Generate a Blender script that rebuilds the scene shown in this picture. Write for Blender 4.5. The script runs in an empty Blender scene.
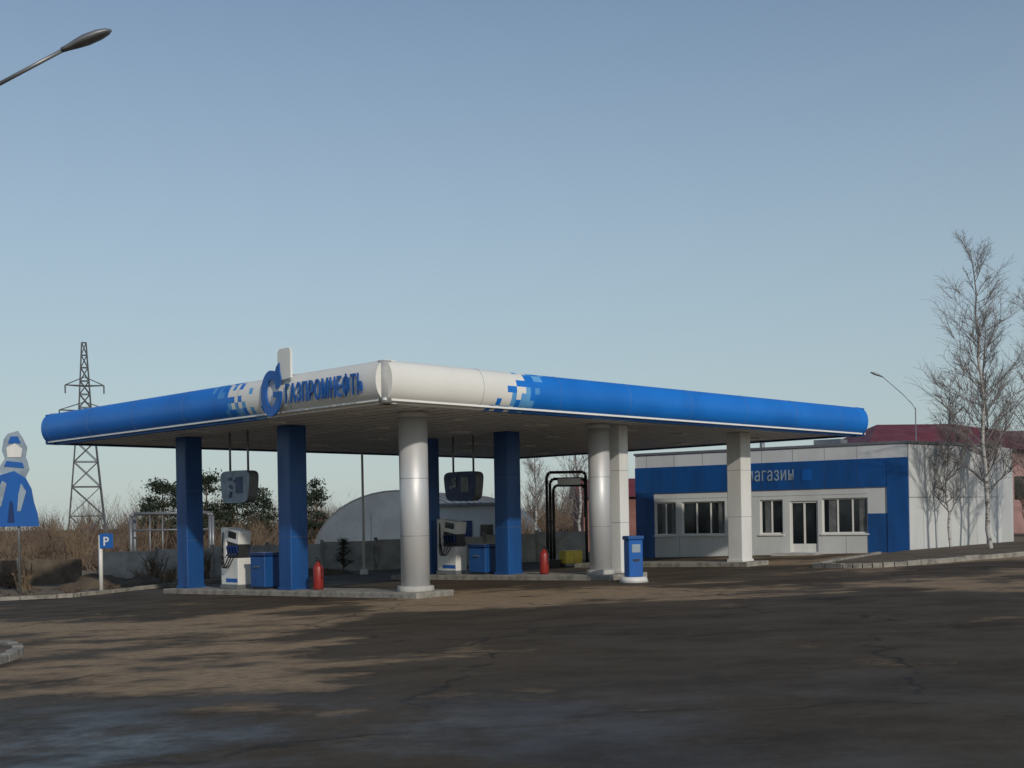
import bpy, bmesh, math, random
from mathutils import Vector, Matrix
random.seed(7)
sc=bpy.context.scene
sc.view_settings.view_transform='Standard'
try: sc.view_settings.look='None'
except Exception: pass
sc.view_settings.exposure=0
rad=math.radians
def g(x): return 0.025*(max(-25,min(25,x))+2.5)

# ---------------- materials ----------------
def newmat(name):
    m=bpy.data.materials.new(name); m.use_nodes=True
    nt=m.node_tree; b=nt.nodes['Principled BSDF']
    return m,nt,b
def math_n(nt,op,a,b=None,c=None,clamp=False):
    n=nt.nodes.new('ShaderNodeMath'); n.operation=op; n.use_clamp=clamp
    for i,v in enumerate((a,b,c)):
        if v is None: continue
        if isinstance(v,(int,float)): n.inputs[i].default_value=v
        else: nt.links.new(v,n.inputs[i])
    return n.outputs[0]
def sstep(nt,v,a,b,lo=0.0,hi=1.0):
    n=nt.nodes.new('ShaderNodeMapRange'); n.interpolation_type='SMOOTHSTEP'
    nt.links.new(v,n.inputs['Value'])
    n.inputs['From Min'].default_value=a; n.inputs['From Max'].default_value=b
    n.inputs['To Min'].default_value=lo; n.inputs['To Max'].default_value=hi
    return n.outputs[0]
def noise(nt,vec,scale,detail=5,rough=0.55,mapscale=None,loc=None,rot=None):
    if mapscale or loc or rot:
        mp=nt.nodes.new('ShaderNodeMapping')
        if mapscale: mp.inputs['Scale'].default_value=mapscale
        if loc: mp.inputs['Location'].default_value=loc
        if rot: mp.inputs['Rotation'].default_value=rot
        nt.links.new(vec,mp.inputs['Vector']); vec=mp.outputs[0]
    n=nt.nodes.new('ShaderNodeTexNoise'); nt.links.new(vec,n.inputs['Vector'])
    n.inputs['Scale'].default_value=scale; n.inputs['Detail'].default_value=detail
    n.inputs['Roughness'].default_value=rough
    return n.outputs[0]
def mixc(nt,f,a,b):
    n=nt.nodes.new('ShaderNodeMix'); n.data_type='RGBA'
    if isinstance(f,(int,float)): n.inputs[0].default_value=f
    else: nt.links.new(f,n.inputs[0])
    for i,v in ((6,a),(7,b)):
        if isinstance(v,tuple): n.inputs[i].default_value=(*v[:3],1)
        else: nt.links.new(v,n.inputs[i])
    return n.outputs[2]
def objco(nt):
    return nt.nodes.new('ShaderNodeTexCoord').outputs['Object']
def bump(nt,b,h,strength=0.3,dist=0.02):
    n=nt.nodes.new('ShaderNodeBump'); n.inputs['Strength'].default_value=strength; n.inputs['Distance'].default_value=dist
    nt.links.new(h,n.inputs['Height']); nt.links.new(n.outputs[0],b.inputs['Normal'])
def mat(name,col,rough=0.5,metal=0.0,ns=2.0,var=0.25,bmp=0.0,dark=None,streak=False):
    m,nt,b=newmat(name); co=objco(nt)
    ms=(1,1,0.25) if streak else None
    n=noise(nt,co,ns,6,0.6,ms)
    f=sstep(nt,n,0.35,0.7)
    d=dark if dark else tuple(c*(1-var) for c in col)
    c=mixc(nt,f,col,d)
    nt.links.new(c,b.inputs['Base Color'])
    r=sstep(nt,n,0.3,0.75,max(0.03,rough-0.08),min(1,rough+0.12)); nt.links.new(r,b.inputs['Roughness'])
    b.inputs['Metallic'].default_value=metal
    if bmp>0:
        n2=noise(nt,co,ns*9,4); bump(nt,b,n2,bmp,0.01)
    return m
M={}
M['white']=mat('white_panel',(0.74,0.74,0.71),0.4,0,1.3,0.14,streak=True)
M['white_wall']=mat('white_wall_panel',(0.60,0.62,0.62),0.55,0,0.8,0.18,streak=True)
M['soffit']=mat('soffit_panel',(0.86,0.87,0.85),0.5,0,0.6,0.1)
M['soffseam']=mat('soffit_seam',(0.40,0.41,0.41),0.6)
M['seam']=mat('dark_seam',(0.05,0.05,0.055),0.7)
M['fseam']=mat('fascia_seam',(0.12,0.16,0.25),0.6)
M['blue']=mat('blue_panel',(0.008,0.11,0.42),0.38,0,1.5,0.2,streak=True)
M['bluecol']=mat('blue_column_paint',(0.008,0.080,0.28),0.4,0,1.5,0.3,streak=True)
M['darkblue']=mat('dark_blue_paint',(0.008,0.035,0.15),0.35)
M['silver']=mat('silver_cladding',(0.66,0.67,0.68),0.45,0.35,1.5,0.15,streak=True)
M['conc']=mat('concrete',(0.46,0.45,0.42),0.85,0,2,0.3,0.3)
M['wallc']=mat('concrete_fence_panel',(0.38,0.37,0.34),0.9,0,1.2,0.4,0.3)
M['kerb']=mat('kerb_concrete',(0.32,0.30,0.26),0.85,0,3,0.5,0.3)
M['grey']=mat('grey_metal',(0.25,0.26,0.27),0.45,0.5)
M['black']=mat('black_rubber',(0.025,0.025,0.027),0.5)
M['red']=mat('red_paint',(0.28,0.025,0.02),0.45)
M['yellow']=mat('yellow_paint',(0.65,0.50,0.05),0.4)
M['redroof']=mat('red_roof_sheet',(0.17,0.035,0.045),0.6,0,1,0.3)
M['pinkwall']=mat('red_wall_sheet',(0.36,0.20,0.19),0.6,0,1,0.3)
M['glass']=mat('window_glass',(0.012,0.016,0.02),0.06,0,0.8,0.5)
M['blind']=mat('window_blind',(0.16,0.17,0.17),0.35,0,3,0.4)
M['hangar']=mat('hangar_sheet',(0.15,0.18,0.21),0.55,0.1,0.5,0.3)
M['pale']=mat('pale_blue_grey',(0.30,0.38,0.46),0.5,0,2,0.3)
M['brick']=mat('brick_red',(0.26,0.12,0.10),0.8,0,1,0.3)
M['wood']=mat('weathered_wood',(0.13,0.10,0.07),0.8,0,2,0.4)
M['pylon']=mat('galvanised_steel',(0.16,0.16,0.17),0.6,0.3)
M['twig']=mat('bare_twigs',(0.14,0.10,0.075),0.9,0,0.25,0.4)
M['twig2']=mat('bare_twigs_warm',(0.18,0.13,0.085),0.9,0,0.25,0.4)
M['needle']=mat('pine_needles',(0.026,0.042,0.022),0.85,0,1.2,0.6)
M['bark']=mat('pine_bark',(0.10,0.06,0.04),0.9)
M['soil']=mat('dry_soil',(0.14,0.105,0.068),0.95,0,0.8,0.5,0.6)
def birch_mat():
    m,nt,b=newmat('birch_bark'); co=objco(nt)
    n=noise(nt,co,3.0,5,0.7,(1.5,1.5,3))
    f=sstep(nt,n,0.5,0.6)
    nt.links.new(mixc(nt,f,(0.42,0.41,0.39),(0.10,0.09,0.08)),b.inputs['Base Color'])
    b.inputs['Roughness'].default_value=0.85
    return m
M['birch']=birch_mat()
M['birchtwig']=mat('birch_twigs',(0.22,0.195,0.185),0.9)
def fascia_mat():
    m,nt,b=newmat('fascia_blue_white'); co=objco(nt)
    sn=nt.nodes.new('ShaderNodeVectorMath'); sn.operation='SNAP'
    nt.links.new(co,sn.inputs[0]); sn.inputs[1].default_value=(0.17,0.17,0.17)
    ss=nt.nodes.new('ShaderNodeSeparateXYZ'); nt.links.new(sn.outputs[0],ss.inputs[0])
    u=math_n(nt,'MAXIMUM',ss.outputs[0],0.0); v=math_n(nt,'MAXIMUM',ss.outputs[1],0.0)
    d=math_n(nt,'ADD',math_n(nt,'MULTIPLY',u,1.38),v)
    cmb=nt.nodes.new('ShaderNodeCombineXYZ'); nt.links.new(d,cmb.inputs[0]); nt.links.new(ss.outputs[2],cmb.inputs[1])
    wn=nt.nodes.new('ShaderNodeTexWhiteNoise'); nt.links.new(cmb.outputs[0],wn.inputs['Vector'])
    dz=math_n(nt,'MULTIPLY',math_n(nt,'SUBTRACT',ss.outputs[2],5.3),0.9)
    e=math_n(nt,'SUBTRACT',d,dz)
    f=sstep(nt,e,4.4,6.9)
    isb=math_n(nt,'GREATER_THAN',f,wn.outputs[0])
    n=noise(nt,co,0.7,4,0.5)
    wn2=nt.nodes.new('ShaderNodeTexWhiteNoise'); 
    cm2=nt.nodes.new('ShaderNodeCombineXYZ'); nt.links.new(ss.outputs[2],cm2.inputs[0]); nt.links.new(d,cm2.inputs[2]); nt.links.new(cm2.outputs[0],wn2.inputs['Vector'])
    light=math_n(nt,'MULTIPLY',math_n(nt,'GREATER_THAN',wn2.outputs[0],0.55),math_n(nt,'LESS_THAN',f,0.985))
    blue=mixc(nt,light,(0.008,0.19,0.68),(0.14,0.42,0.76))
    blue=mixc(nt,sstep(nt,n,0.4,0.75),blue,(0.006,0.155,0.57))
    white=mixc(nt,sstep(nt,n,0.4,0.8),(0.80,0.79,0.74),(0.73,0.72,0.67))
    nt.links.new(mixc(nt,isb,white,blue),b.inputs['Base Color'])
    b.inputs['Roughness'].default_value=0.42
    return m
M['fascia']=fascia_mat()
def ground_mat():
    m,nt,b=newmat('dry_grass_ground'); co=objco(nt)
    n=noise(nt,co,0.15,8,0.65); n2=noise(nt,co,2.5,6,0.7)
    c=mixc(nt,sstep(nt,n,0.35,0.65),(0.19,0.145,0.095),(0.11,0.085,0.055))
    c=mixc(nt,sstep(nt,n2,0.4,0.7),c,(0.22,0.175,0.11))
    nt.links.new(c,b.inputs['Base Color']); b.inputs['Roughness'].default_value=0.95
    bump(nt,b,n2,0.8,0.08); return m
M['ground']=ground_mat()
def asphalt_mat():
    m,nt,b=newmat('asphalt_dusty_wet'); co=objco(nt)
    sep=nt.nodes.new('ShaderNodeSeparateXYZ'); nt.links.new(co,sep.inputs[0])
    X,Y=sep.outputs[0],sep.outputs[1]
    big=noise(nt,co,0.32,7,0.62,(0.6,0.7,1),None,(0,0,rad(20)))
    mid=noise(nt,co,0.9,6,0.65,(0.6,0.9,1),(5,2,0),(0,0,rad(-12)))
    fine=noise(nt,co,45,3,0.7)
    grit=noise(nt,co,5,7,0.8)
    def mul(*a):
        r=a[0]
        for q in a[1:]: r=math_n(nt,'MULTIPLY',r,q)
        return r
    wx=math_n(nt,'ADD',X,math_n(nt,'MULTIPLY',Y,0.10))
    R1=mul(sstep(nt,wx,-2.6,0.6,1,0),sstep(nt,Y,12.5,15.5),sstep(nt,Y,29.5,32,1,0))
    R2=mul(sstep(nt,X,-6,-2),sstep(nt,X,5.5,9,1,0),sstep(nt,Y,25.5,28),sstep(nt,Y,33,36,1,0))
    R3=mul(sstep(nt,X,7,10),sstep(nt,Y,22,29),0.72)
    R=math_n(nt,'MAXIMUM',math_n(nt,'MAXIMUM',R1,R2),R3)
    s=math_n(nt,'ADD',math_n(nt,'MULTIPLY',big,0.62),math_n(nt,'MULTIPLY',mid,0.38))
    s=math_n(nt,'ADD',s,math_n(nt,'MULTIPLY',R,0.14))
    s=math_n(nt,'ADD',s,math_n(nt,'MULTIPLY',math_n(nt,'SUBTRACT',grit,0.5),0.14))
    sand=sstep(nt,s,0.56,0.65)
    base=mixc(nt,sstep(nt,mid,0.35,0.7),(0.078,0.058,0.036),(0.044,0.033,0.022))
    base=mixc(nt,sstep(nt,big,0.4,0.65,0,0.5),base,(0.098,0.073,0.044))
    base=mixc(nt,sstep(nt,grit,0.48,0.72,0,0.7),base,(0.108,0.082,0.052))
    sandc=mixc(nt,sstep(nt,grit,0.4,0.65),(0.35,0.25,0.15),(0.22,0.155,0.095))
    c=mixc(nt,sand,base,sandc)
    dist=nt.nodes.new('ShaderNodeVectorMath'); dist.operation='ADD'
    nv=nt.nodes.new('ShaderNodeTexNoise'); nv.inputs['Scale'].default_value=0.5; nv.inputs['Detail'].default_value=5; nt.links.new(co,nv.inputs['Vector'])
    sc_=nt.nodes.new('ShaderNodeVectorMath'); sc_.operation='SCALE'; nt.links.new(nv.outputs[1],sc_.inputs[0]); sc_.inputs['Scale'].default_value=2.2
    nt.links.new(co,dist.inputs[0]); nt.links.new(sc_.outputs[0],dist.inputs[1])
    vo=nt.nodes.new('ShaderNodeTexVoronoi'); vo.feature='DISTANCE_TO_EDGE'; vo.inputs['Scale'].default_value=0.14; nt.links.new(dist.outputs[0],vo.inputs['Vector'])
    crack=math_n(nt,'MULTIPLY',sstep(nt,vo.outputs[0],0.003,0.009,1,0),sstep(nt,mid,0.4,0.55))
    c=mixc(nt,math_n(nt,'MULTIPLY',crack,0.7),c,(0.018,0.016,0.014))
    # damp film in the near-left corner, fading out to the right
    W=mul(sstep(nt,Y,11.5,16.0,1,0),sstep(nt,X,-3.0,4.5,1,0.18))
    wn=noise(nt,co,0.42,5,0.6,(0.8,0.8,1),(1.3,4.2,0),(0,0,rad(25)))
    wg=math_n(nt,'ADD',wn,math_n(nt,'MULTIPLY',math_n(nt,'SUBTRACT',grit,0.5),0.25))
    wet=mul(W,sstep(nt,wg,0.34,0.60))
    c=mixc(nt,math_n(nt,'MULTIPLY',wet,0.85),c,(0.030,0.026,0.021))
    nt.links.new(c,b.inputs['Base Color'])
    r=sstep(nt,mid,0.35,0.7,0.65,0.88)
    r=math_n(nt,'SUBTRACT',r,math_n(nt,'MULTIPLY',wet,0.42))
    r=math_n(nt,'MAXIMUM',r,0.24)
    nt.links.new(r,b.inputs['Roughness'])
    nt.links.new(math_n(nt,'ADD',math_n(nt,'MULTIPLY',wet,0.36),0.16),b.inputs['Specular IOR Level'])
    h=math_n(nt,'MULTIPLY',math_n(nt,'ADD',fine,grit),math_n(nt,'SUBTRACT',1.0,math_n(nt,'MULTIPLY',wet,0.8)))
    bump(nt,b,h,0.4,0.025)
    return m
M['asphalt']=asphalt_mat()

# ---------------- mesh helpers ----------------
def link(o,parent=None):
    sc.collection.objects.link(o)
    if parent is not None: o.parent=parent
    return o
def empty(name,loc=(0,0,0),rz=0):
    e=bpy.data.objects.new(name,None); e.location=loc; e.rotation_euler=(0,0,rz); e.empty_display_size=0.3
    return link(e)
def obj_from_bm(name,bm,mats,parent=None,smooth=False):
    me=bpy.data.meshes.new(name); 
    bmesh.ops.recalc_face_normals(bm,faces=bm.faces)
    bm.to_mesh(me); bm.free()
    if not isinstance(mats,(list,tuple)): mats=[mats]
    for m in mats: me.materials.append(m)
    if smooth:
        for p in me.polygons: p.use_smooth=True
    return link(bpy.data.objects.new(name,me),parent)
def add_box(bm,c,s,mi=0,rot=None,bev=0.0):
    r=bmesh.ops.create_cube(bm,size=1.0)
    vs=r['verts']
    mt=Matrix.Translation(Vector(c))
    if rot is not None: mt=mt@rot
    mt=mt@Matrix.Diagonal((s[0],s[1],s[2],1))
    bmesh.ops.transform(bm,matrix=mt,verts=vs)
    fs=set(f for v in vs for f in v.link_faces)
    for f in fs: f.material_index=mi
    if bev>0:
        es=list(set(e for v in vs for e in v.link_edges))
        r=bmesh.ops.bevel(bm,geom=es,offset=bev,segments=2,affect='EDGES',profile=0.5,material=-1)
def add_box2(bm,a,b,mi=0,bev=0.0):
    add_box(bm,[(a[i]+b[i])/2 for i in range(3)],[abs(b[i]-a[i]) for i in range(3)],mi,None,bev)
def add_tube(bm,p0,p1,r0,r1=None,n=8,mi=0,caps=True):
    p0=Vector(p0);p1=Vector(p1)
    if r1 is None:r1=r0
    d=p1-p0; L=d.length
    if L<1e-6:return
    z=d/L; a=Vector((0,0,1)) if abs(z.z)<0.9 else Vector((1,0,0))
    x=z.cross(a).normalized(); y=z.cross(x)
    A=[];B=[]
    for i in range(n):
        t=2*math.pi*i/n; o=x*math.cos(t)+y*math.sin(t)
        A.append(bm.verts.new(p0+o*r0)); B.append(bm.verts.new(p1+o*r1))
    for i in range(n):
        j=(i+1)%n
        f=bm.faces.new((A[i],A[j],B[j],B[i])); f.material_index=mi; f.smooth=n>5
    if caps:
        f=bm.faces.new(A);f.material_index=mi
        f=bm.faces.new(B);f.material_index=mi
def add_path(bm,pts,r,n=8,mi=0):
    for i in range(len(pts)-1):
        ra=r[i] if isinstance(r,list) else r; rb=r[i+1] if isinstance(r,list) else r
        add_tube(bm,pts[i],pts[i+1],ra,rb,n,mi)
def box(parent,name,a,b,m,bev=0.0):
    bm=bmesh.new(); add_box2(bm,a,b,0,bev); return obj_from_bm(name,bm,m,parent)
def sheet(name,pts,dz,m,parent=None):
    bm=bmesh.new()
    vs=[bm.verts.new((p[0],p[1],0)) for p in pts]; bm.faces.new(vs)
    for xx in (-25,25):
        geom=bm.verts[:]+bm.edges[:]+bm.faces[:]
        bmesh.ops.bisect_plane(bm,geom=geom,plane_co=(xx,0,0),plane_no=(1,0,0))
    for v in bm.verts: v.co.z=g(v.co.x)+dz
    return obj_from_bm(name,bm,m,parent)
def kerb(name,pts,m,w=0.16,h=0.13,closed=False):
    bm=bmesh.new()
    n=len(pts); segs=n if closed else n-1
    for i in range(segs):
        p=Vector(pts[i]);q=Vector(pts[(i+1)%n]); L=(q-p).length; d=(q-p)/L
        k=max(1,int(L/1.0))
        for j in range(k):
            a=p+d*(L*j/k+0.008); b=p+d*(L*(j+1)/k-0.008)
            mid=(a+b)/2; ang=math.atan2(d.y,d.x)
            hh=h+random.uniform(-0.015,0.015)
            sl=math.atan2(g(b.x)-g(a.x),(b-a).length)
            R=Matrix.Rotation(ang+random.uniform(-.01,.01),4,'Z')@Matrix.Rotation(-sl,4,'Y')
            add_box(bm,(mid.x,mid.y,g(mid.x)+hh/2-0.05),((b-a).length,w,hh+0.1),0,R,0.015)
    return obj_from_bm(name,bm,m)
def smooth_poly(pts,n=5):
    P=[Vector(p) for p in pts]; out=[]
    for i in range(len(P)-1):
        p0=P[max(0,i-1)];p1=P[i];p2=P[i+1];p3=P[min(len(P)-1,i+2)]
        for k in range(n):
            t=k/n
            out.append(tuple(0.5*((2*p1)+(p2-p0)*t+(2*p0-5*p1+4*p2-p3)*t*t+(3*p1-p0-3*p2+p3)*t**3)))
    out.append(tuple(P[-1])); return out

# ---------------- ground ----------------
sheet('ground',[(-1500,-300),(1500,-300),(1500,2500),(-1500,2500)],0,M['ground'])
sheet('asphalt_forecourt',[(-80,-40),(90,-40),(90,60),(40,57),(22,56),(12,55),(-2,55.5),(-10,50),(-13,45),(-14.2,41.6),(-16,40.6),(-30,40.2),(-80,40)],0.006,M['asphalt'])
kerb('kerb_edge',smooth_poly([(-40,40.2),(-30,40.2),(-16,40.6),(-14.2,41.6),(-13,45),(-10,50)]),M['kerb'])
front=smooth_poly([(9.5,39.4),(10.4,38.2),(12.0,38.2),(15,40.2),(18.5,42.3),(23,45.0),(32,48.5),(60,54)])
vp=front+[(60,62),(24.8,56),(20.8,53.3),(15.4,48.8),(13.6,46.4),(11,42.2)]
sheet('soil_verge',vp,0.09,M['soil'])
kerb('kerb_verge',front,M['kerb'],0.18,0.16)
kerb('kerb_verge.001',[(13.6,46.4),(11,42.2),(9.5,39.4)],M['kerb'],0.18,0.16)
lp=[(x+0.45,y-1.0) for x,y in smooth_poly([(-14,24.5),(-11,24.2),(-9.5,23.2),(-8.75,21.9),(-8.5,20.7),(-8.6,19.4),(-9.4,17.8),(-14,16)],3)]
sheet('soil_island',lp,0.09,M['soil'])
kerb('kerb_island',lp,M['kerb'],0.18,0.14,False)

# ---------------- canopy ----------------
CX,CY=-2.96,29.8
ca=empty('petrol_station_canopy',(CX,CY,0),rad(45))
def wl(u,v):
    s=math.sqrt(.5); return (CX+(u-v)*s, CY+(u+v)*s)
L,W=22.0,17.7
zb,zt=4.80,5.84
prof=[(-0.25,zb+0.0),(0.02,zb)]
for i in range(0,15):
    a=-math.pi/2+math.pi*i/14
    prof.append((0.02+0.36*math.cos(a), (zb+zt)/2+0.02+ (zt-zb-0.04)/2*math.sin(a)))
prof+= [(-0.25,zt)]
bm=bmesh.new()
def run(P0,P1,out):
    P0=Vector(P0);P1=Vector(P1);out=Vector(out)
    A=[bm.verts.new((*(P0+out*o),z)) for o,z in prof]; B=[bm.verts.new((*(P1+out*o),z)) for o,z in prof]
    for k in range(len(prof)-1):
        f=bm.faces.new((A[k],B[k],B[k+1],A[k+1])); f.smooth=True
    bm.faces.new(A); bm.faces.new(B)
e0=-0.10
run((e0,0),(L-e0,0),(0,-1)); run((e0,W),(L-e0,W),(0,1)); run((0,e0),(0,W-e0),(-1,0)); run((L,e0),(L,W-e0),(1,0))
o=obj_from_bm('fascia',bm,M['fascia'],ca)
try: o.data.set_sharp_from_angle(angle=rad(50))
except Exception: pass
bm=bmesh.new()
for (cx,cy,dx,dy) in ((0,0,-1,-1),(L,0,1,-1),(0,W,-1,1),(L,W,1,1)):
    mi=0 if (cx==0 and cy==0) else 1
    add_tube(bm,(cx+dx*0.06,cy+dy*0.06,zb+0.01),(cx+dx*0.06,cy+dy*0.06,zt-0.03),0.16,0.16,20,mi)
obj_from_bm('corner_post',bm,[M['soffseam'],M['blue']],ca)
bm=bmesh.new()
def joint(face,t):
    pts=[]
    for o_,z in prof[1:-1]:
        o2=o_+0.001
        pts.append((t,-o2,z) if face==0 else (-o2,t,z))
    for i in range(len(pts)-1):
        add_tube(bm,pts[i],pts[i+1],0.005,None,4)
for k in range(1,8): joint(0,k*2.9)
for k in range(1,7): joint(1,k*2.9+(0.6 if k==1 else 0))
obj_from_bm('fascia_joints',bm,M['fseam'],ca)
box(ca,'roof_deck',(-0.1,-0.1,zt-0.25),(L+0.1,W+0.1,zt-0.12),M['grey'])
box(ca,'soffit',(-0.2,-0.2,zb+0.06),(L+0.2,W+0.2,zb+0.12),M['soffit'])
bm=bmesh.new()
k=0.4
while k<L:
    add_box2(bm,(k,-0.1,zb+0.05),(k+0.025,W+0.1,zb+0.062)); k+=0.6
obj_from_bm('soffit_joints',bm,M['soffseam'],ca)
bm=bmesh.new()
for uu in (1.2,5,8.3,12.5,15.5,20):
    for vv in (3,6.5,10.5,14):
        add_box(bm,(uu,vv,zb+0.03),(0.55,0.55,0.06),0,None,0.01)
obj_from_bm('soffit_light_boxes',bm,M['white'],ca)
def sqcol(name,u,v,w,m):
    x,y=wl(u,v); z0=g(x)+0.1
    bm=bmesh.new(); add_box2(bm,(u-w/2,v-w/2,z0),(u+w/2,v+w/2,zb+0.055),0,0.03)
    for zz in (z0+1.6,z0+3.2):
        add_box(bm,(u,v,zz),(w+0.004,w+0.004,0.01),1)
    add_box(bm,(u,v,z0+0.08),(w+0.06,w+0.06,0.12),2,None,0.01)
    return obj_from_bm(name,bm,[m,M['fseam'],m],ca)
def rcol(name,u,v,r,m):
    x,y=wl(u,v); z0=g(x)+0.1
    bm=bmesh.new(); add_tube(bm,(u,v,z0),(u,v,zb+0.055),r,r,40)
    for zz in (z0+1.5,z0+3.0): add_tube(bm,(u,v,zz),(u,v,zz+0.012),r+0.002,r+0.002,40,1)
    add_tube(bm,(u,v,z0),(u,v,z0+0.2),r+0.12,r+0.10,8,2)
    add_tube(bm,(u,v,zb-0.1),(u,v,zb+0.05),r+0.03,r+0.03,40,0)
    return obj_from_bm(name,bm,[m,M['grey'],M['conc']],ca)
rcol('column_round',2.4,1.83,0.38,M['silver'])
sqcol('column_square_blue',2.4,7.3,0.62,M['bluecol'])
sqcol('column_square_blue',2.4,13.05,0.62,M['bluecol'])
rcol('column_round',9.8,1.83,0.33,M['silver'])
sqcol('column_square_white',10.7,1.8,0.42,M['white'])
sqcol('column_square_blue',9.8,5.8,0.62,M['bluecol'])
sqcol('column_square_blue',9.8,9.6,0.45,M['bluecol'])
sqcol('column_square_white',17.15,1.83,0.6,M['white'])
def text(parent,name,body,org,X,Y,width,height,m,ext=0.03,off=0.012,sp=1.08):
    cu=bpy.data.curves.new(name,'FONT'); cu.body=body; cu.size=1.0; cu.extrude=0.5; cu.offset=off; cu.space_character=sp
    o=bpy.data.objects.new('tmp_text',cu); sc.collection.objects.link(o)
    bpy.context.view_layer.update()
    dg=bpy.context.evaluated_depsgraph_get()
    me=bpy.data.meshes.new_from_object(o.evaluated_get(dg))
    bpy.data.objects.remove(o)
    if len(me.vertices)==0: return
    xs=[v.co.x for v in me.vertices]; ys=[v.co.y for v in me.vertices]
    x0,x1,y0,y1=min(xs),max(xs),min(ys),max(ys)
    X=Vector(X);Y=Vector(Y);Z=X.cross(Y);O=Vector(org)
    for v in me.vertices:
        v.co=O+X*((v.co.x-x0)/(x1-x0)*width)+Y*((v.co.y-y0)/(y1-y0)*height)+Z*(v.co.z*2*ext)
    me.materials.clear(); me.materials.append(m); me.name=name
    return link(bpy.data.objects.new(name,me),parent)
text(ca,'sign_lettering','ГАЗПРОМНЕФТЬ',(-0.425,3.50,5.02),(0,-1,0),(0,0,1),3.15,0.56,M['blue'],0.018,0.012,1.15)
bm=bmesh.new()
cy_,cz_=4.12,5.36
N=30; rr=[]
for i in range(N+1):
    a=rad(50+(360-50)*i/N)
    th=0.33-0.05*math.sin(math.pi*i/N)
    rr.append([bm.verts.new((xx,cy_-r*math.cos(a)*0.85,cz_+r*math.sin(a)*1.15)) for xx,r in ((-0.46,th),(-0.46,0.52),(-0.395,0.52),(-0.395,th))])
for i in range(N):
    for k in range(4):
        bm.faces.new((rr[i][k],rr[i][(k+1)%4],rr[i+1][(k+1)%4],rr[i+1][k]))
bm.faces.new(rr[0]); bm.faces.new(rr[-1])
add_box2(bm,(-0.459,cy_-0.43,cz_-0.1),(-0.396,cy_-0.1,cz_+0.03))
obj_from_bm('emblem_ring',bm,M['blue'],ca)
def plyx(bm,pts,x0,x1,mi=0):
    A=[bm.verts.new((x0,b,c)) for b,c in pts]; B=[bm.verts.new((x1,b,c)) for b,c in pts]
    for f in (bm.faces.new(A),bm.faces.new(B)): f.material_index=mi
    for i in range(len(pts)):
        j=(i+1)%len(pts); bm.faces.new((A[i],A[j],B[j],B[i])).material_index=mi
bm=bmesh.new()
q=3.55
plyx(bm,[(q+0.26,5.66),(q+0.26,6.40),(q+0.16,6.47),(q-0.24,6.47),(q-0.30,6.40),(q-0.30,5.7)],-0.44,-0.37,0)
plyx(bm,[(q+0.30,5.45),(q+0.40,5.75),(q+0.28,6.02),(q+0.16,6.12),(q+0.14,5.9),(q+0.08,5.7),(q+0.16,5.5)],-0.48,-0.443,1)
obj_from_bm('emblem_flame',bm,[M['white'],M['blue']],ca)
bm=bmesh.new(); add_tube(bm,(-0.38,q,5.9),(0.1,q,zt-0.15),0.03)
obj_from_bm('emblem_bracket',bm,M['grey'],ca)

# ---------------- pump islands ----------------
def island(u0,u1,v0,v1):
    bm=bmesh.new()
    add_box2(bm,(u0,v0,-0.15),(u1,v1,0.16),0,0.03)
    N=16
    for k in range(1,N):
        vv=v0+(v1-v0)*k/N
        bmesh.ops.bisect_plane(bm,geom=bm.verts[:]+bm.edges[:]+bm.faces[:],plane_co=(0,vv,0),plane_no=(0,1,0))
    for v in bm.verts:
        v.co.z+=g(wl(v.co.x,v.co.y)[0])
        w=wl(v.co.x,v.co.y); v.co.x,v.co.y=w
    obj_from_bm('pump_island',bm,M['kerb'])
island(1.8,3.1,1.1,13.8); island(9.1,10.9,0.9,11); island(16.5,17.8,1.1,9)
def grp(name,u,v,rz=0,dz=0.16):
    x,y=wl(u,v); return empty(name,(x,y,g(x)+dz),rad(45)+rz)
def dispenser(u,v):
    e=grp('fuel_dispenser',u,v)
    box(e,'plinth',(-0.28,-0.5,0),(0.28,0.5,0.12),M['grey'],0.01)
    box(e,'cabinet',(-0.25,-0.48,0.12),(0.25,0.48,0.95),M['white'],0.025)
    box(e,'kick_stripe',(-0.256,-0.44,0.2),(0.256,0.20,0.32),M['blue'],0.004)
    box(e,'nozzle_bay',(-0.19,-0.45,0.95),(0.19,0.20,1.42),M['black'],0.01)
    box(e,'hose_tower',(-0.24,0.2,0.95),(0.24,0.48,1.9),M['white'],0.03)
    bm=bmesh.new(); add_box(bm,(0,-0.16,1.62),(0.46,0.70,0.42),0,Matrix.Rotation(rad(9),4,'X'),0.03)
    obj_from_bm('display_head',bm,M['white'],e)
    bm=bmesh.new()
    for sx in (-1,1): add_box(bm,(sx*0.233,-0.16,1.66),(0.012,0.44,0.2),0,Matrix.Rotation(rad(9),4,'X'),0)
    obj_from_bm('display_screen',bm,M['glass'],e)
    bm=bmesh.new()
    for sx in (-1,1):
        for k in range(4):
            yy=-0.38+k*0.16
            add_box(bm,(sx*0.22,yy,1.22),(0.06,0.06,0.24),0,Matrix.Rotation(rad(sx*12),4,'Y'),0.01)
            add_tube(bm,(sx*0.22,yy,1.10),(sx*0.30,yy,1.02),0.015)
    obj_from_bm('nozzles',bm,M['darkblue'],e)
    bm=bmesh.new()
    for sx in (-1,1):
        for k in range(3):
            yy=-0.38+k*0.16
            pts=[(sx*(0.27+0.16*math.sin(math.pi*t/10)),0.3+(yy-0.3)*t/10,1.75-(1.75-1.1)*t/10-0.75*math.sin(math.pi*t/10)) for t in range(11)]
            add_path(bm,pts,0.018,6)
    obj_from_bm('hoses',bm,M['black'],e)
dispenser(2.4,10.35); dispenser(9.8,8.55)
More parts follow.
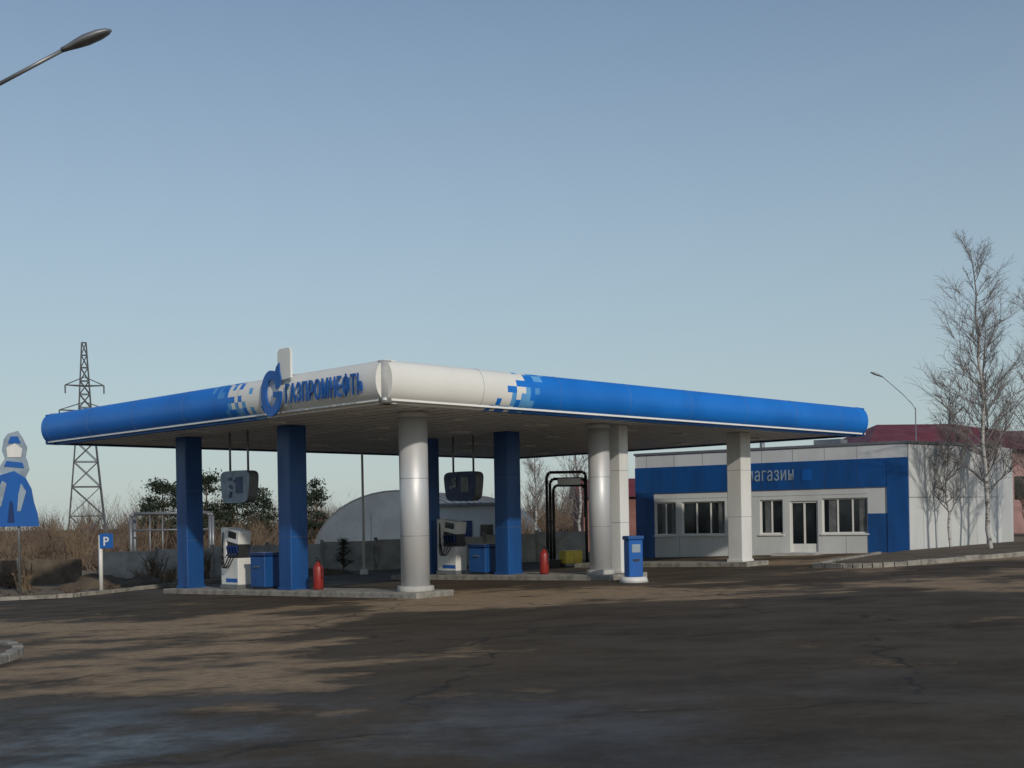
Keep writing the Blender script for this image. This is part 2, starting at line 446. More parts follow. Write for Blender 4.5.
def hanging(u,v,m1,m2):
    x,y=wl(u,v); e=empty('hanging_pump_sign',(x,y,0),rad(45))
    zc=3.15
    bm=bmesh.new()
    pr=[]
    for a in range(0,360,15):
        c,s=math.cos(rad(a)),math.sin(rad(a))
        px=0.78*math.copysign(abs(c)**0.35,c); pz=0.50*math.copysign(abs(s)**0.4,s)
        px*=1+0.09*pz/0.5
        pr.append((px,pz))
    A=[bm.verts.new((-0.17,p[0],zc+p[1])) for p in pr];B=[bm.verts.new((0.17,p[0],zc+p[1])) for p in pr]
    bm.faces.new(A);bm.faces.new(B)
    for i in range(len(pr)):
        j=(i+1)%len(pr); q=bm.faces.new((A[i],A[j],B[j],B[i])); q.material_index=1
    obj_from_bm('panel',bm,[m1,M['grey']],e)
    bm=bmesh.new()
    for sx in (-1,1):
        add_box(bm,(sx*0.178,-0.25,zc+0.05),(0.012,0.38,0.5),0)
        for k in range(7): add_box(bm,(sx*(0.180+0.002*k),random.uniform(-0.02,0.5),zc+random.uniform(-0.3,0.3)),(0.012,0.12,0.09),0)
    obj_from_bm('panel_graphic',bm,m2,e)
    bm=bmesh.new()
    for yy in (-0.5,0.5): add_tube(bm,(0,yy,zc+0.42),(0,yy,zb+0.06),0.035,None,8)
    obj_from_bm('hanger_rods',bm,M['grey'],e)
hanging(2.4,10.1,M['pale'],M['darkblue']); hanging(9.8,7.9,M['darkblue'],M['grey'])
def bluebox(u,v,w,h):
    e=grp('blue_service_bin',u,v)
    box(e,'body',(-0.3,-w/2,0.06),(0.3,w/2,h-0.12),M['bluecol'],0.03)
    box(e,'lid',(-0.33,-w/2-0.03,h-0.115),(0.33,w/2+0.03,h),M['darkblue'],0.03)
    box(e,'foot',(-0.26,-w/2+0.05,0),(0.26,w/2-0.05,0.06),M['black'])
    box(e,'handle',(-0.36,-0.12,h*0.6),(-0.30,0.12,h*0.6+0.03),M['grey'],0.005)
bluebox(2.4,8.75,0.75,1.1); bluebox(9.8,7.0,0.8,1.0)
def exting(u,v):
    e=grp('fire_extinguisher',u,v)
    bm=bmesh.new(); pr=[(0,0),(0.13,0.0),(0.15,0.04),(0.15,0.62),(0.12,0.70),(0.05,0.75),(0.05,0.80),(0,0.8)]
    N=20;rings=[]
    for r,z in pr: rings.append([bm.verts.new((max(r,0.001)*math.cos(2*math.pi*i/N),max(r,0.001)*math.sin(2*math.pi*i/N),z)) for i in range(N)])
    for a in range(len(pr)-1):
        for i in range(N):
            j=(i+1)%N; f=bm.faces.new((rings[a][i],rings[a][j],rings[a+1][j],rings[a+1][i])); f.smooth=True
    obj_from_bm('cylinder_body',bm,M['red'],e)
    bm=bmesh.new(); add_box(bm,(0,0.03,0.84),(0.04,0.16,0.03)); add_box(bm,(0,0.04,0.90),(0.03,0.18,0.02),0,Matrix.Rotation(rad(15),4,'X'))
    add_path(bm,[(0,-0.05,0.82),(0,-0.16,0.76),(0,-0.18,0.5),(0,-0.17,0.3)],0.014,6)
    add_tube(bm,(0,0,0.79),(0,0,0.86),0.03)
    obj_from_bm('valve_and_hose',bm,M['black'],e)
exting(2.4,6.1); exting(9.8,4.2); 
def terminal(x,y):
    e=empty('payment_terminal',(x,y,g(x)+0.006),rad(20))
    bm=bmesh.new(); add_tube(bm,(0,0,0),(0,0,0.16),0.42,0.36,28); obj_from_bm('base',bm,M['white'],e)
    box(e,'body',(-0.22,-0.18,0.16),(0.22,0.18,1.2),M['blue'],0.03)
    box(e,'head',(-0.25,-0.21,1.2),(0.25,0.21,1.32),M['bluecol'],0.03)
    box(e,'screen',(-0.13,-0.19,0.85),(0.13,-0.175,1.08),M['pale'],0.0)
    box(e,'slot',(-0.1,-0.19,0.6),(0.1,-0.176,0.66),M['black'],0.0)
terminal(3.42,35.4)
e=empty('yellow_gas_cabinet',(2.3,49.5,g(2.3)+0.006),rad(30))
box(e,'body',(-0.4,-0.25,0.1),(0.4,0.25,0.62),M['yellow'],0.03); box(e,'legs',(-0.35,-0.2,0),(0.35,0.2,0.1),M['grey']); box(e,'door_seam',(-0.005,-0.255,0.14),(0.005,-0.249,0.58),M['black'])

# ---------------- shop ----------------
BX,BY,BZ=15.6,49.2,0.45
wx,wy=-0.838,0.545
sh=empty('shop_building',(BX,BY,BZ),math.atan2(wy,wx))
def toL(x,y):
    dx,dy=x-BX,y-BY; return (dx*wx+dy*wy, dx*(-wy)+dy*wx)
SL=12.0; H=4.35
side=(BX+6.75*0.78,BY+6.75*0.62)
p_side=toL(*side); 
fp=[(0.02,-0.24),(SL,-0.24),(SL,-9),(p_side[0],-9+0.0),(p_side[0],p_side[1])]
bm=bmesh.new()
A=[bm.verts.new((p[0],p[1],-0.6)) for p in fp]; B=[bm.verts.new((p[0],p[1],H-0.04)) for p in fp]
bm.faces.new(A);bm.faces.new(B)
for i in range(len(fp)):
    j=(i+1)%len(fp); bm.faces.new((A[i],A[j],B[j],B[i]))
obj_from_bm('walls_and_roof',bm,M['white_wall'],sh)
d=Vector((p_side[0],p_side[1],0)); Ls=d.length; dn=d/Ls; nrm=Vector((-dn.y,dn.x,0)); 
if nrm.y<0: nrm=-nrm
bm=bmesh.new(); N=7
ang=math.atan2(dn.y,dn.x)
for k in range(N):
    a=Ls*k/N; w=Ls/N
    for (z0,z1) in ((-0.1,2.15),(2.17,H-0.1)):
        c=dn*(a+w/2)+nrm*0.03
        add_box(bm,(c.x,c.y,(z0+z1)/2),(w-0.02,0.05,z1-z0),0,Matrix.Rotation(ang,4,'Z'),0.004)
obj_from_bm('side_panels',bm,M['white_wall'],sh)
bm=bmesh.new()
c=dn*(Ls/2)+nrm*0.02; add_box(bm,(c.x,c.y,H-0.02),(Ls+0.1,0.2,0.1),0,Matrix.Rotation(ang,4,'Z'))
add_box2(bm,(-0.05,-0.3,H-0.045),(SL+0.05,0.06,H+0.05))
obj_from_bm('parapet_coping',bm,M['grey'],sh)
wins=[(1.6,3.49),(5.16,6.17),(7.75,9.77),(10.05,11.07)]
door=(3.66,4.86)
bm=bmesh.new()
def fb(s0,s1,z0,z1,mi=0,y1=0.0): add_box2(bm,(s0,-0.24,z0),(s1,y1,z1),mi)
solid=[(3.49,3.66),(4.86,5.16),(6.17,7.75),(9.77,10.05),(11.07,11.1)]
for a,b in solid: fb(a,b,-0.6,2.6)
for a,b in wins: fb(a,b,-0.6,0.76); fb(a,b,2.2,2.6)
fb(door[0],door[1],2.12,2.6); fb(door[0],door[1],-0.6,0.02)
fb(0.8,1.6,1.55,2.6)
fb(0.8,SL,3.75,H-0.05)
fb(0.0,0.8,3.75,H-0.05)
obj_from_bm('front_wall',bm,M['white_wall'],sh)
bm=bmesh.new()
fb(0.8,SL,2.6,3.75,0,0.05)
fb(-0.03,0.8,-0.6,3.75,0,0.07)
fb(0.8,1.6,-0.6,1.55,0,0.03)
fb(11.1,SL,-0.6,2.6,0,0.03)
obj_from_bm('blue_band_and_pillars',bm,M['bluecol'],sh)
bm=bmesh.new()
k=2.0
while k<SL: add_box2(bm,(k-0.006,0.045,2.61),(k+0.006,0.054,3.74)); add_box2(bm,(k-0.006,-0.01,3.76),(k+0.006,0.004,H-0.06)); k+=1.35
add_box2(bm,(1.62,-0.01,2.34),(11.0,0.004,2.35))
for k in (2.5,6.9,9.9): add_box2(bm,(k-0.005,-0.01,-0.5),(k+0.005,0.004,0.69))
obj_from_bm('facade_joints',bm,M['seam'],sh)
bm=bmesh.new(); bg=bmesh.new(); bb=bmesh.new()
for (a,b),n in zip(wins,(3,2,3,2)):
    fw=0.06
    for z0,z1 in ((0.76,0.82),(2.14,2.2)): add_box2(bm,(a,-0.17,z0),(b,-0.08,z1))
    for k in range(n+1):
        x=a+(b-a-fw)*k/n; add_box2(bm,(x,-0.172,0.82),(x+fw,-0.078,2.14))
    add_box2(bm,(a-0.05,-0.05,0.70),(b+0.05,0.06,0.755))
    for k in range(n):
        x=a+(b-a-fw)*k/n+fw; x1=a+(b-a-fw)*(k+1)/n
        add_box2(bg,(x,-0.14,0.82),(x1,-0.12,2.14))
        if random.random()<0.55:
            f0=random.uniform(.25,.7); add_box2(bb,(x+0.01,-0.119,0.83),(x+(x1-x)*f0,-0.112,2.13))
add_box2(bm,(3.66,-0.17,0.02),(3.74,-0.06,2.12)); add_box2(bm,(4.78,-0.17,0.02),(4.86,-0.06,2.12)); add_box2(bm,(3.74,-0.17,2.04),(4.78,-0.06,2.12))
add_box2(bm,(3.74,-0.15,0.02),(4.78,-0.09,0.35)); add_box2(bm,(4.22,-0.15,0.35),(4.30,-0.09,2.04)); 
add_box2(bg,(3.74,-0.13,0.35),(4.78,-0.115,2.04))
obj_from_bm('window_frames',bm,M['white'],sh); obj_from_bm('window_glass',bg,M['glass'],sh); obj_from_bm('window_blinds',bb,M['blind'],sh)
bm=bmesh.new(); add_box2(bm,(3.4,0.0,-0.6),(5.2,1.3,-0.02)); add_box2(bm,(3.2,1.3,-0.6),(5.4,1.65,-0.16))
obj_from_bm('entrance_step',bm,M['conc'],sh)
text(sh,'shop_lettering','магазин',(6.75,0.065,2.98),(-1,0,0),(0,0,1),2.1,0.45,M['pale'],0.01,0.0)
bm=bmesh.new(); add_box2(bm,(3.9,0.05,2.95),(4.3,0.07,3.4)); obj_from_bm('sign_panel',bm,M['blue'],sh)
bm=bmesh.new(); add_box2(bm,(4,-5,H-0.05),(5.2,-4,H+0.5)); add_tube(bm,(8,-5,H-0.05),(8,-5,H+0.7),0.12)
obj_from_bm('roof_vents',bm,M['grey'],sh)
e=empty('litter_bin',(21.3,51.0,g(21.3)+0.09),0.3)
bm=bmesh.new(); add_tube(bm,(0,0,0.08),(0,0,0.8),0.22,0.28,18); add_tube(bm,(0,0,0.8),(0,0,0.86),0.3,0.3,18); add_box(bm,(0,0,0.04),(0.4,0.4,0.08))
obj_from_bm('bin_body',bm,M['black'],e)

wh=empty('red_warehouse',(21.2,74,0.5),rad(6))
box(wh,'walls',(0,0,-1),(26,14,5.2),M['pinkwall'])
bm=bmesh.new()
P=[(-0.4,-0.5,5.2),(26.4,-0.5,5.2),(26.4,14.5,5.2),(-0.4,14.5,5.2),(3.4,7,7.3),(8.5,7,7.3),(12,7,6.8),(23.5,7,6.8)]
V=[bm.verts.new(p) for p in P]
for f in ((0,1,7,6,5,4),(1,2,7),(2,3,4,5,6,7),(3,0,4),(0,3,2,1)): bm.faces.new([V[i] for i in f])
bmesh.ops.triangulate(bm,faces=bm.faces[:])
obj_from_bm('roof',bm,M['redroof'],wh)
bm=bmesh.new()
for k in range(9): add_box2(bm,(1.5+k*2.5,-0.02,2.2),(2.7+k*2.5,0.03,3.6))
obj_from_bm('windows',bm,M['glass'],wh)

# ---------------- background structures ----------------
def wallrun(name,pts,h,m):
    e=empty(name)
    bm=bmesh.new(); bp=bmesh.new()
    for i in range(len(pts)-1):
        p=Vector(pts[i]);q=Vector(pts[i+1]);Lr=(q-p).length;dd=(q-p)/Lr;n=max(1,round(Lr/2.6));ang=math.atan2(dd.y,dd.x)
        for k in range(n):
            c=p+dd*(Lr*(k+0.5)/n); 
            hz=h+random.uniform(-0.03,0.03)
            add_box(bm,(c.x,c.y,g(c.x)+hz/2-0.1),(Lr/n-0.14,0.1,hz+0.2),0,Matrix.Rotation(ang,4,'Z'),0.01)
            c2=p+dd*(Lr*k/n)
            add_box(bp,(c2.x,c2.y,g(c2.x)+h/2),(0.14,0.18,h+0.25),0,Matrix.Rotation(ang,4,'Z'),0.01)
    obj_from_bm('panels',bm,m,e); obj_from_bm('posts',bp,M['kerb'],e)
wallrun('concrete_wall',[(-17.6,53.3),(-6,54.9),(3.5,57.5)],1.3,M['wallc'])
wallrun('wooden_fence',[(-34,54),(-27,54.5),(-18.5,53.8)],1.1,M['wood'])
hg=empty('arched_hangar',(-7.0,76,g(-7)),rad(-12))
bm=bmesh.new(); N=22; R0=5.4; Hh=4.0
A=[];B=[]
for i in range(N+1):
    a=math.pi*i/N; A.append(bm.verts.new((R0*math.cos(a),0,Hh*math.sin(a)))); B.append(bm.verts.new((R0*math.cos(a),20,Hh*math.sin(a))))
for i in range(N): bm.faces.new((A[i],A[i+1],B[i+1],B[i]))
bm.faces.new(A);bm.faces.new(B)
obj_from_bm('shell',bm,M['hangar'],hg)
bm=bmesh.new()
for yy in [0.0]+[k*2.0 for k in range(1,10)]:
    for i in range(N):
        a=math.pi*i/N;b_=math.pi*(i+1)/N
        add_tube(bm,((R0+.03)*math.cos(a),yy,(Hh+.03)*math.sin(a)),((R0+.03)*math.cos(b_),yy,(Hh+.03)*math.sin(b_)),0.05,None,4)
obj_from_bm('ribs',bm,M['grey'],hg)
box(hg,'door',(-1.6,-0.08,0),(1.6,-0.01,2.7),M['hangar'])
ub=empty('utility_building',(-2.4,60,g(-2.4)),rad(-10))
box(ub,'walls',(-1.8,0,-0.3),(1.8,3,2.7),M['white_wall']); box(ub,'roof',(-2,-0.2,2.7),(2,3.2,2.85),M['grey'],0.02); box(ub,'door',(-0.4,-0.04,0),(0.5,-0.005,2),M['darkblue']); box(ub,'window',(0.9,-0.04,1.1),(1.5,-0.005,1.8),M['glass'])
rb=empty('brick_house',(4.6,70,g(5)),rad(5))
box(rb,'walls',(-0.6,0,-0.3),(4.5,4,3.0),M['brick'])
bm=bmesh.new(); V=[bm.verts.new(p) for p in ((-0.9,-0.3,3),(4.8,-0.3,3),(4.8,4.3,3),(-0.9,4.3,3),(-0.9,2,4.1),(4.8,2,4.1))]
for f in ((0,1,5,4),(2,3,4,5),(0,4,3),(1,2,5),(0,3,2,1)): bm.faces.new([V[i] for i in f])
obj_from_bm('roof',bm,M['redroof'],rb); box(rb,'window',(0.6,-0.04,1),(1.6,-0.005,2.1),M['glass']); box(rb,'window',(2.6,-0.04,1),(3.6,-0.005,2.1),M['glass'])
e=empty('vent_pipe_stack',(1.40,49.6,g(1.5)),rad(0))
bm=bmesh.new()
for k,h in enumerate((3.75,3.5,3.25)):
    yy=k*0.35; x0=k*0.14
    add_path(bm,[(x0,yy,0),(x0,yy,h-0.15),(x0+0.12,yy,h),(1.45,yy,h),(1.55,yy,h-0.12),(1.55,yy,0 if k==0 else h-1.3)],0.06,10)
add_box(bm,(0.15,0.3,0.15),(0.7,1.2,0.3)); add_tube(bm,(0,0,1.8),(0.3,0.7,1.8),0.03)
obj_from_bm('pipes',bm,M['black'],e)
bm=bmesh.new(); add_box2(bm,(0.45,-0.12,3.25),(1.35,0.5,3.5)); obj_from_bm('tray',bm,M['silver'],e)
e=empty('pipe_gantry',(-18.3,60,g(-18)),rad(4))
bm=bmesh.new()
for yy in (0,0.8):
    add_path(bm,[(0,yy,0),(0,yy,2.85),(0.15,yy,3.0),(3.6,yy,3.0),(3.75,yy,2.85),(3.75,yy,0)],0.08,8)
for xx in (0.9,1.5,2.2,2.9): add_tube(bm,(xx,0,0),(xx,0,3.0),0.035)
add_tube(bm,(0,0,2.2),(3.75,0,2.2),0.05)
obj_from_bm('pipes',bm,M['grey'],e)
e=empty('flag_pole',(-5.95,50,g(-6)))
bm=bmesh.new(); add_tube(bm,(0,0,0),(0,0,5.2),0.06,0.045,12); add_box(bm,(0,0,0.1),(0.3,0.3,0.2)); bmesh.ops.create_uvsphere(bm,u_segments=12,v_segments=8,radius=0.08,matrix=Matrix.Translation((0,0,5.25)))
obj_from_bm('pole',bm,M['white'],e)
e=empty('parking_sign',(-14.1,42.8,g(-14.1)))
bm=bmesh.new(); add_tube(bm,(0,0,0),(0,0,2.0),0.07,None,12); obj_from_bm('post',bm,M['white'],e)
box(e,'plate',(0.0,-0.10,1.55),(0.46,-0.075,2.05),M['blue'],0.01)
text(e,'letter','P',(0.14,-0.108,1.64),(1,0,0),(0,0,1),0.18,0.30,M['white'],0.004)
e=empty('billboard',(-17.8,45,g(-18)),rad(6))
bm=bmesh.new()
def ply(pts,y0,y1,mi=0):
    A=[bm.verts.new((a,y0,b)) for a,b in pts];B=[bm.verts.new((a,y1,b)) for a,b in pts]
    for f in (bm.faces.new(A),bm.faces.new(B)): f.material_index=mi
    for i in range(len(pts)):
        j=(i+1)%len(pts); bm.faces.new((A[i],A[j],B[j],B[i])).material_index=mi
ply([(-1.6,2.45),(0.75,2.45),(0.70,2.9),(0.58,3.3),(0.50,3.8),(0.30,4.2),(-0.1,4.45),(-0.6,4.3),(-1.0,3.9),(-1.6,3.8)],0,0.05,0)
ply([(-0.55,4.1),(-0.2,4.2),(0.25,4.15),(0.42,4.5),(0.36,4.8),(0.30,4.95),(0.36,5.3),(0.2,5.65),(0.05,5.9),(-0.12,5.85),(-0.3,5.8),(-0.45,5.6),(-0.52,5.2),(-0.42,4.9),(-0.62,4.6)],0.055,0.1,2)
ply([(-0.32,4.95),(0.15,4.95),(0.2,5.25),(-0.05,5.45),(-0.35,5.3)],0.03,0.052,1)
ply([(-0.45,4.62),(0.25,4.55),(0.2,4.75),(-0.35,4.82)],0.03,0.052,0)
ply([(-0.3,5.45),(0.15,5.45),(0.05,5.7),(-0.2,5.7)],0.03,0.052,0)
ply([(-0.75,3.0),(-0.55,3.2),(-0.35,4.0),(-0.5,4.1),(-0.8,3.5)],-0.02,-0.003,2)
ply([(0.0,3.0),(0.12,3.0),(0.32,3.7),(0.15,4.0),(0.05,3.6)],-0.02,-0.003,2)
ply([(-0.35,2.6),(-0.1,2.6),(-0.15,3.3),(-0.25,3.4)],-0.02,-0.003,3)
obj_from_bm('figure_panel',bm,[M['blue'],M['white'],M['pale'],M['darkblue']],e)
bm=bmesh.new(); add_tube(bm,(-0.9,0.16,0),(-0.9,0.16,3.2),0.05); add_tube(bm,(0.0,0.16,0),(0.0,0.16,4.7),0.05)
obj_from_bm('posts',bm,M['grey'],e)
e=empty('bollard',(-16.2,39.2,g(-16.2)))
bm=bmesh.new(); add_tube(bm,(0,0,0),(0,0,0.95),0.06,None,14); add_tube(bm,(0,0,0.7),(0,0,0.8),0.063,None,14,1); obj_from_bm('post',bm,[M['white'],M['red']],e)

e=empty('electricity_pylon',(-51.0,150,g(-50)),rad(20))
bm=bmesh.new(); HT=24.8
def wd(z): return 2.1*(1-z/HT)**1.1+0.22 if z<17 else 0.68-(z-17)*0.055
lv=[0,4,7.5,10.5,13,15,17,18.6,20.2,21.8,23.3,HT]
cor=[(-1,-1),(1,-1),(1,1),(-1,1)]
for i in range(len(lv)-1):
    z0,z1=lv[i],lv[i+1];w0,w1=wd(z0),wd(z1)
    for k in range(4):
        a=cor[k];b=cor[(k+1)%4]
        add_tube(bm,(a[0]*w0,a[1]*w0,z0),(a[0]*w1,a[1]*w1,z1),0.08,None,4)
        add_tube(bm,(a[0]*w0,a[1]*w0,z0),(b[0]*w1,b[1]*w1,z1),0.05,None,4)
        add_tube(bm,(b[0]*w0,b[1]*w0,z0),(a[0]*w1,a[1]*w1,z1),0.05,None,4)
        add_tube(bm,(a[0]*w1,a[1]*w1,z1),(b[0]*w1,b[1]*w1,z1),0.05,None,4)
for z,w in ((16.6,2.9),(19.6,2.2)):
    for s_ in (-1,1):
        add_tube(bm,(0,-0.5,z),(s_*w,0,z+0.1),0.07,None,4); add_tube(bm,(0,0.5,z),(s_*w,0,z+0.1),0.07,None,4); add_tube(bm,(0,0,z+1.1),(s_*w,0,z+0.1),0.06,None,4)
        add_tube(bm,(s_*w,0,z+0.1),(s_*w,0,z-0.9),0.09,None,5)
obj_from_bm('lattice_tower',bm,M['pylon'],e)

def lamp(x,y,ztop,dx,dz,hl,name='street_lamp',r=0.09):
    e=empty(name,(x,y,g(x)))
    bm=bmesh.new(); zz=ztop-g(x)
    add_tube(bm,(0,0,0),(0,0,zz),r,r*0.6,14); add_tube(bm,(0,0,0),(0,0,1.2),r*1.5,r*1.4,14)
    add_path(bm,[(0,0,zz-0.1),(0.1*dx,0,zz+0.12*dz),(0.4*dx,0,zz+0.45*dz),(dx,0,zz+dz)],0.033 if r>0.06 else 0.02,8)
    obj_from_bm('pole_and_arm',bm,M['grey'],e)
    sg=1 if dx>0 else -1; ang=math.atan2(0.33,0.85)
    bm=bmesh.new()
    secs=[(0,0.05,0.05),(0.12,0.07,0.06),(0.3,0.12,0.08),(0.5,0.15,0.10),(0.75,0.14,0.09),(0.92,0.09,0.06),(1.0,0.02,0.02)]
    rings=[]
    for t,wy_,wz in secs:
        rings.append([bm.verts.new((t*hl*sg,wy_*math.cos(2*math.pi*i/16)*hl/0.9,(wz*math.sin(2*math.pi*i/16)*(1 if math.sin(2*math.pi*i/16)>0 else 0.6))*hl/0.9)) for i in range(16)])
    for a in range(len(secs)-1):
        for i in range(16):
            j=(i+1)%16; f=bm.faces.new((rings[a][i],rings[a][j],rings[a+1][j],rings[a+1][i])); f.smooth=True
    bm.faces.new(rings[0]);bm.faces.new(rings[-1])
    bmesh.ops.transform(bm,matrix=Matrix.Translation((dx,0,zz+dz))@Matrix.Rotation(-ang*sg,4,'Y'),verts=bm.verts)
    obj_from_bm('lamp_head',bm,M['grey'],e)
lamp(-9.05,20,8.5,1.98,1.1,0.86)
lamp(22.7,70,7.9,-1.8,1.75,0.75,'street_lamp',0.045)

# ---------------- vegetation ----------------
def birch(x,y,h,r,seed,lean=0.0,nb=55,spread=1.0):
    rnd=random.Random(seed); bm=bmesh.new()
    z0=g(x)
    pts=[];px,py=0.0,0.0
    K=14
    for i in range(K+1):
        t=i/K; pts.append(Vector((px+lean*t*h,py,t*h))); px+=rnd.uniform(-.09,.09);py+=rnd.uniform(-.09,.09)
    rr=[r*(1-i/K)**0.8+0.010 for i in range(K+1)]
    for i in range(K): add_tube(bm,pts[i],pts[i+1],rr[i],rr[i+1],8,0 if i<9 else 1,False)
    def at(t):
        f=t*K;i=min(K-1,int(f)); return pts[i].lerp(pts[i+1],f-i)
    def branch(p,d,Lb,r0,depth):
        n=5 if depth<2 else 3
        q=p.copy(); dd=d.copy(); path=[q.copy()]
        for i in range(n):
            dd=(dd+Vector((rnd.uniform(-.22,.22),rnd.uniform(-.22,.22),rnd.uniform(-.05,.2)-(0.22 if depth==2 else 0)))).normalized()
            q=q+dd*(Lb/n); path.append(q.copy())
        for i in range(n): add_tube(bm,path[i],path[i+1],r0*(1-i/n)+0.003,r0*(1-(i+1)/n)+0.003,4 if depth<2 else 3,1,False)
        if depth<2:
            m=8 if depth==0 else 6
            for k in range(m):
                t=rnd.uniform(0.15,1.0); f=t*n;i=min(n-1,int(f)); s=path[i].lerp(path[i+1],f-i)
                nd=(dd+Vector((rnd.uniform(-1,1),rnd.uniform(-1,1),rnd.uniform(-.4,.7)))*0.8).normalized()
                branch(s,nd,Lb*rnd.uniform(.35,.65),r0*0.4,depth+1)
    for k in range(nb):
        t=0.2+0.78*(k/nb)+rnd.uniform(-.02,.02); t=min(.99,t)
        a=rnd.uniform(0,2*math.pi); Lb=h*0.20*(1.12-t)**0.8*rnd.uniform(.6,1.3)*spread+0.3
        up=rnd.uniform(.5,1.4)
        branch(at(t),Vector((math.cos(a),math.sin(a),up)).normalized(),Lb,0.022*(1.1-t)+0.005,0)
    for v in bm.verts: v.co+=Vector((x,y,z0))
    return obj_from_bm('birch_tree',bm,[M['birch'],M['birchtwig']])
birch(18.0,47.0,11.3,0.085,1,-0.05,52)
birch(20.3,48.3,10.0,0.09,2,0.0,50)
birch(17.4,49.6,6.8,0.045,3,-0.01,30,0.8)
birch(19.0,49.9,9.4,0.06,5,-0.02,40,0.9)
birch(22.2,49.5,9.0,0.09,6,0.0,45)
birch(3.6,64,7.5,0.08,8,0.0,34)
birch(1.6,78,7.0,0.08,9,0.0,34)

def thicket(name,specs,m,seed,n_tw=46):
    rnd=random.Random(seed); bm=bmesh.new()
    for (x,y,h,w) in specs:
        z=g(x)
        for k in range(n_tw):
            a=rnd.uniform(0,6.283); b=rnd.uniform(0,w*0.35)
            p=Vector((x+b*math.cos(a),y+b*math.sin(a),z))
            q=Vector((x+w*rnd.uniform(-.6,.6),y+w*rnd.uniform(-.6,.6),z+h*rnd.uniform(.45,1.0)))
            mid=p.lerp(q,0.5)+Vector((rnd.uniform(-.2,.2),0,rnd.uniform(0,.3)))*min(1,h)
            s=Vector((0.035,0,0))*min(1,h+.2)
            v=[bm.verts.new(p-s),bm.verts.new(p+s),bm.verts.new(mid+s*.8),bm.verts.new(mid-s*.8),bm.verts.new(q)]
            bm.faces.new(v[:4]); bm.faces.new((v[3],v[2],v[4]))
            for j in range(5):
                c=mid.lerp(q,rnd.uniform(-.3,.9)); d_=Vector((rnd.uniform(-.6,.6),rnd.uniform(-.3,.3),rnd.uniform(.1,.7)))*h*0.25
                bm.faces.new((bm.verts.new(c-s*.5),bm.verts.new(c+s*.5),bm.verts.new(c+d_)))
    return obj_from_bm(name,bm,m)
rn=random.Random(11)
sp=[]
for i in range(260):
    y=rn.uniform(64,120); k=rn.uniform(-0.50,0.16); x=k*y
    if -14<x<0 and 56<y<98: y=rn.uniform(98,120); x=k*y
    if x>2 and 66<y<76: continue
    sp.append((x,y,rn.choice((1.2,1.6,2.2,3.2))*rn.uniform(.8,1.2)*(y/85),rn.uniform(1.5,3)))
thicket('distant_trees',sp[:130],M['twig'],1,40); thicket('distant_trees.001',sp[130:],M['twig2'],2,40)
sp=[(rn.uniform(-.5,.55)*y,y,rn.choice((4,5,6.5,9))*rn.uniform(.8,1.1),rn.uniform(4,7)) for y in [rn.uniform(170,230) for _ in range(230)]]
thicket('distant_trees.002',sp,M['twig'],3,60)
sp=[(rn.uniform(27,50),rn.uniform(57,66),rn.uniform(2,4),2.5) for _ in range(40)]
thicket('bare_shrubs',sp,M['twig'],4)
sp=[(rn.uniform(-34,-12),rn.uniform(48,62),rn.uniform(.5,1.3),1.0) for _ in range(60)]
thicket('bare_shrubs.001',sp,M['twig2'],5,24)
sp=[(rn.uniform(-32,-14.6),rn.uniform(41,47),rn.uniform(.1,.25),.5) for _ in range(100)]
for _ in range(45):
    p=front[rn.randrange(2,30)]; sp.append((p[0]+rn.uniform(-.2,.3),p[1]+rn.uniform(.6,3.5),rn.uniform(.05,.14),.4))
thicket('dry_grass',sp,M['twig'],6,14)

def pine(x,y,h,w,seed,sc_=1.0):
    rnd=random.Random(seed); bm=bmesh.new(); z=g(x)
    add_tube(bm,(x,y,z),(x,y,z+h*.95),0.12*h/6,0.03,7,1)
    for k in range(30):
        t=0.34+0.66*rnd.random()**0.9; rr=w*0.5*(1.12-t)**0.6*rnd.uniform(.2,1); a=rnd.uniform(0,6.283)
        c=Vector((x+rr*math.cos(a),y+rr*math.sin(a),z+h*t-0.1))
        add_tube(bm,(x,y,c.z-0.2),c,0.03,0.01,4,1,False)
        cs=w*rnd.uniform(.10,.18)
        for j in range(70):
            o=Vector((rnd.gauss(0,1),rnd.gauss(0,1),rnd.gauss(0,.5)))*cs*0.7
            p=c+o; s=0.13*h/6*sc_
            d1=Vector((rnd.uniform(-1,1),rnd.uniform(-1,1),rnd.uniform(-1,1)))*s*1.5; d2=Vector((rnd.uniform(-1,1),rnd.uniform(-1,1),rnd.uniform(-1,1)))*s
            bm.faces.new((bm.verts.new(p),bm.verts.new(p+d1),bm.verts.new(p+d2)))
    return obj_from_bm('pine_tree',bm,[M['needle'],M['bark']])
for i,(px,yt) in enumerate(((150,494),(163,480),(182,482),(207,473),(229,484),(248,496),(264,490),(298,492),(317,484))):
    D=88+(i%3)*4; x=(px-512)/1250*D; h=1.95+(526-yt)*D/1250+0.5
    pine(x,D,h,2.6+(i%2)*0.8,20+i,1.15)
pine(-7.2,53.2,1.5,0.9,40,1.0)
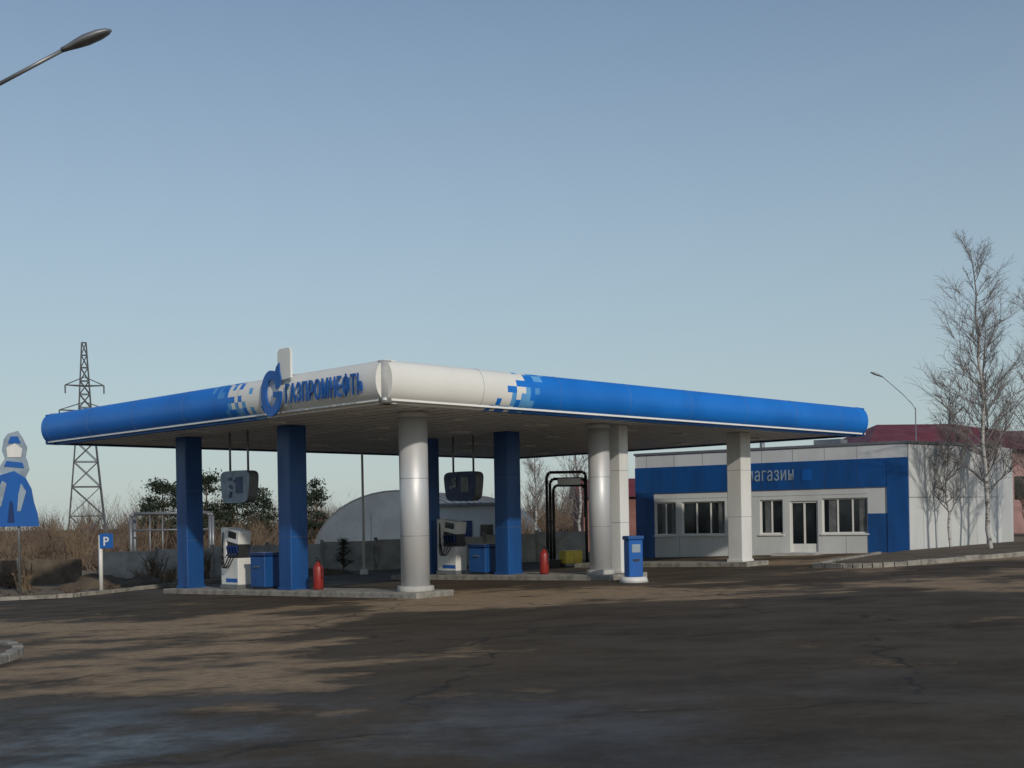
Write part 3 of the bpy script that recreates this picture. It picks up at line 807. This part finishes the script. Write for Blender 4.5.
def mound(x,y,rx,ry,h,seed):
    from mathutils import noise as mn
    bm=bmesh.new(); bmesh.ops.create_grid(bm,x_segments=36,y_segments=24,size=1)
    for v in bm.verts:
        rr=v.co.x**2+v.co.y**2; k=max(0,1-rr)
        n=mn.fractal(Vector((v.co.x*2+seed,v.co.y*2,0)),1,2,4)
        X_=x+v.co.x*rx; v.co=Vector((X_,y+v.co.y*ry,g(X_)-0.06+h*k*(1+0.5*n)+0.05*n*(k>0)))
    return obj_from_bm('soil_mound',bm,M['soil'],None,False)
mound(-15.6,48.5,2.6,1.6,0.5,1); mound(-8.6,51,2.4,1.2,0.35,2); mound(-24,50,4,1.8,0.6,3)

# ---------------- light ----------------
sx,sy,el=0.40,-0.92,rad(25)
az=math.atan2(sx,sy)
sd=Vector((math.sin(az)*math.cos(el),math.cos(az)*math.cos(el),math.sin(el)))
li=bpy.data.lights.new('sun','SUN'); li.energy=2.05; li.angle=rad(1.5); li.color=(1.0,0.92,0.80)
lo=bpy.data.objects.new('sun',li); link(lo); lo.rotation_euler=sd.to_track_quat('Z','Y').to_euler(); lo.location=(20,-20,30)
w=bpy.data.worlds.new('World'); sc.world=w; w.use_nodes=True; nt=w.node_tree
bg=nt.nodes['Background']; sk=nt.nodes.new('ShaderNodeTexSky'); sk.sky_type='NISHITA'; sk.sun_disc=False
sk.sun_elevation=el; sk.sun_rotation=az%(2*math.pi); sk.air_density=1.0; sk.dust_density=0.6; sk.ozone_density=1.0; sk.altitude=100
tc=nt.nodes.new('ShaderNodeTexCoord'); sp_=nt.nodes.new('ShaderNodeSeparateXYZ'); nt.links.new(tc.outputs['Generated'],sp_.inputs[0])
hz=sstep(nt,sp_.outputs[2],-0.05,0.55,0.80,0.0)
c=mixc(nt,hz,sk.outputs[0],(4.0,4.95,5.35))
nt.links.new(c,bg.inputs['Color']); bg.inputs['Strength'].default_value=0.097

# ---------------- camera ----------------
cd=bpy.data.cameras.new('camera'); co=bpy.data.objects.new('camera',cd); link(co)
cd.sensor_width=36; cd.lens=1250/1024*36; cd.shift_y=137/1024; cd.clip_end=4000; cd.clip_start=0.1
co.location=(0,0,1.95); co.rotation_euler=(rad(90),rad(1.0),0)
sc.camera=co
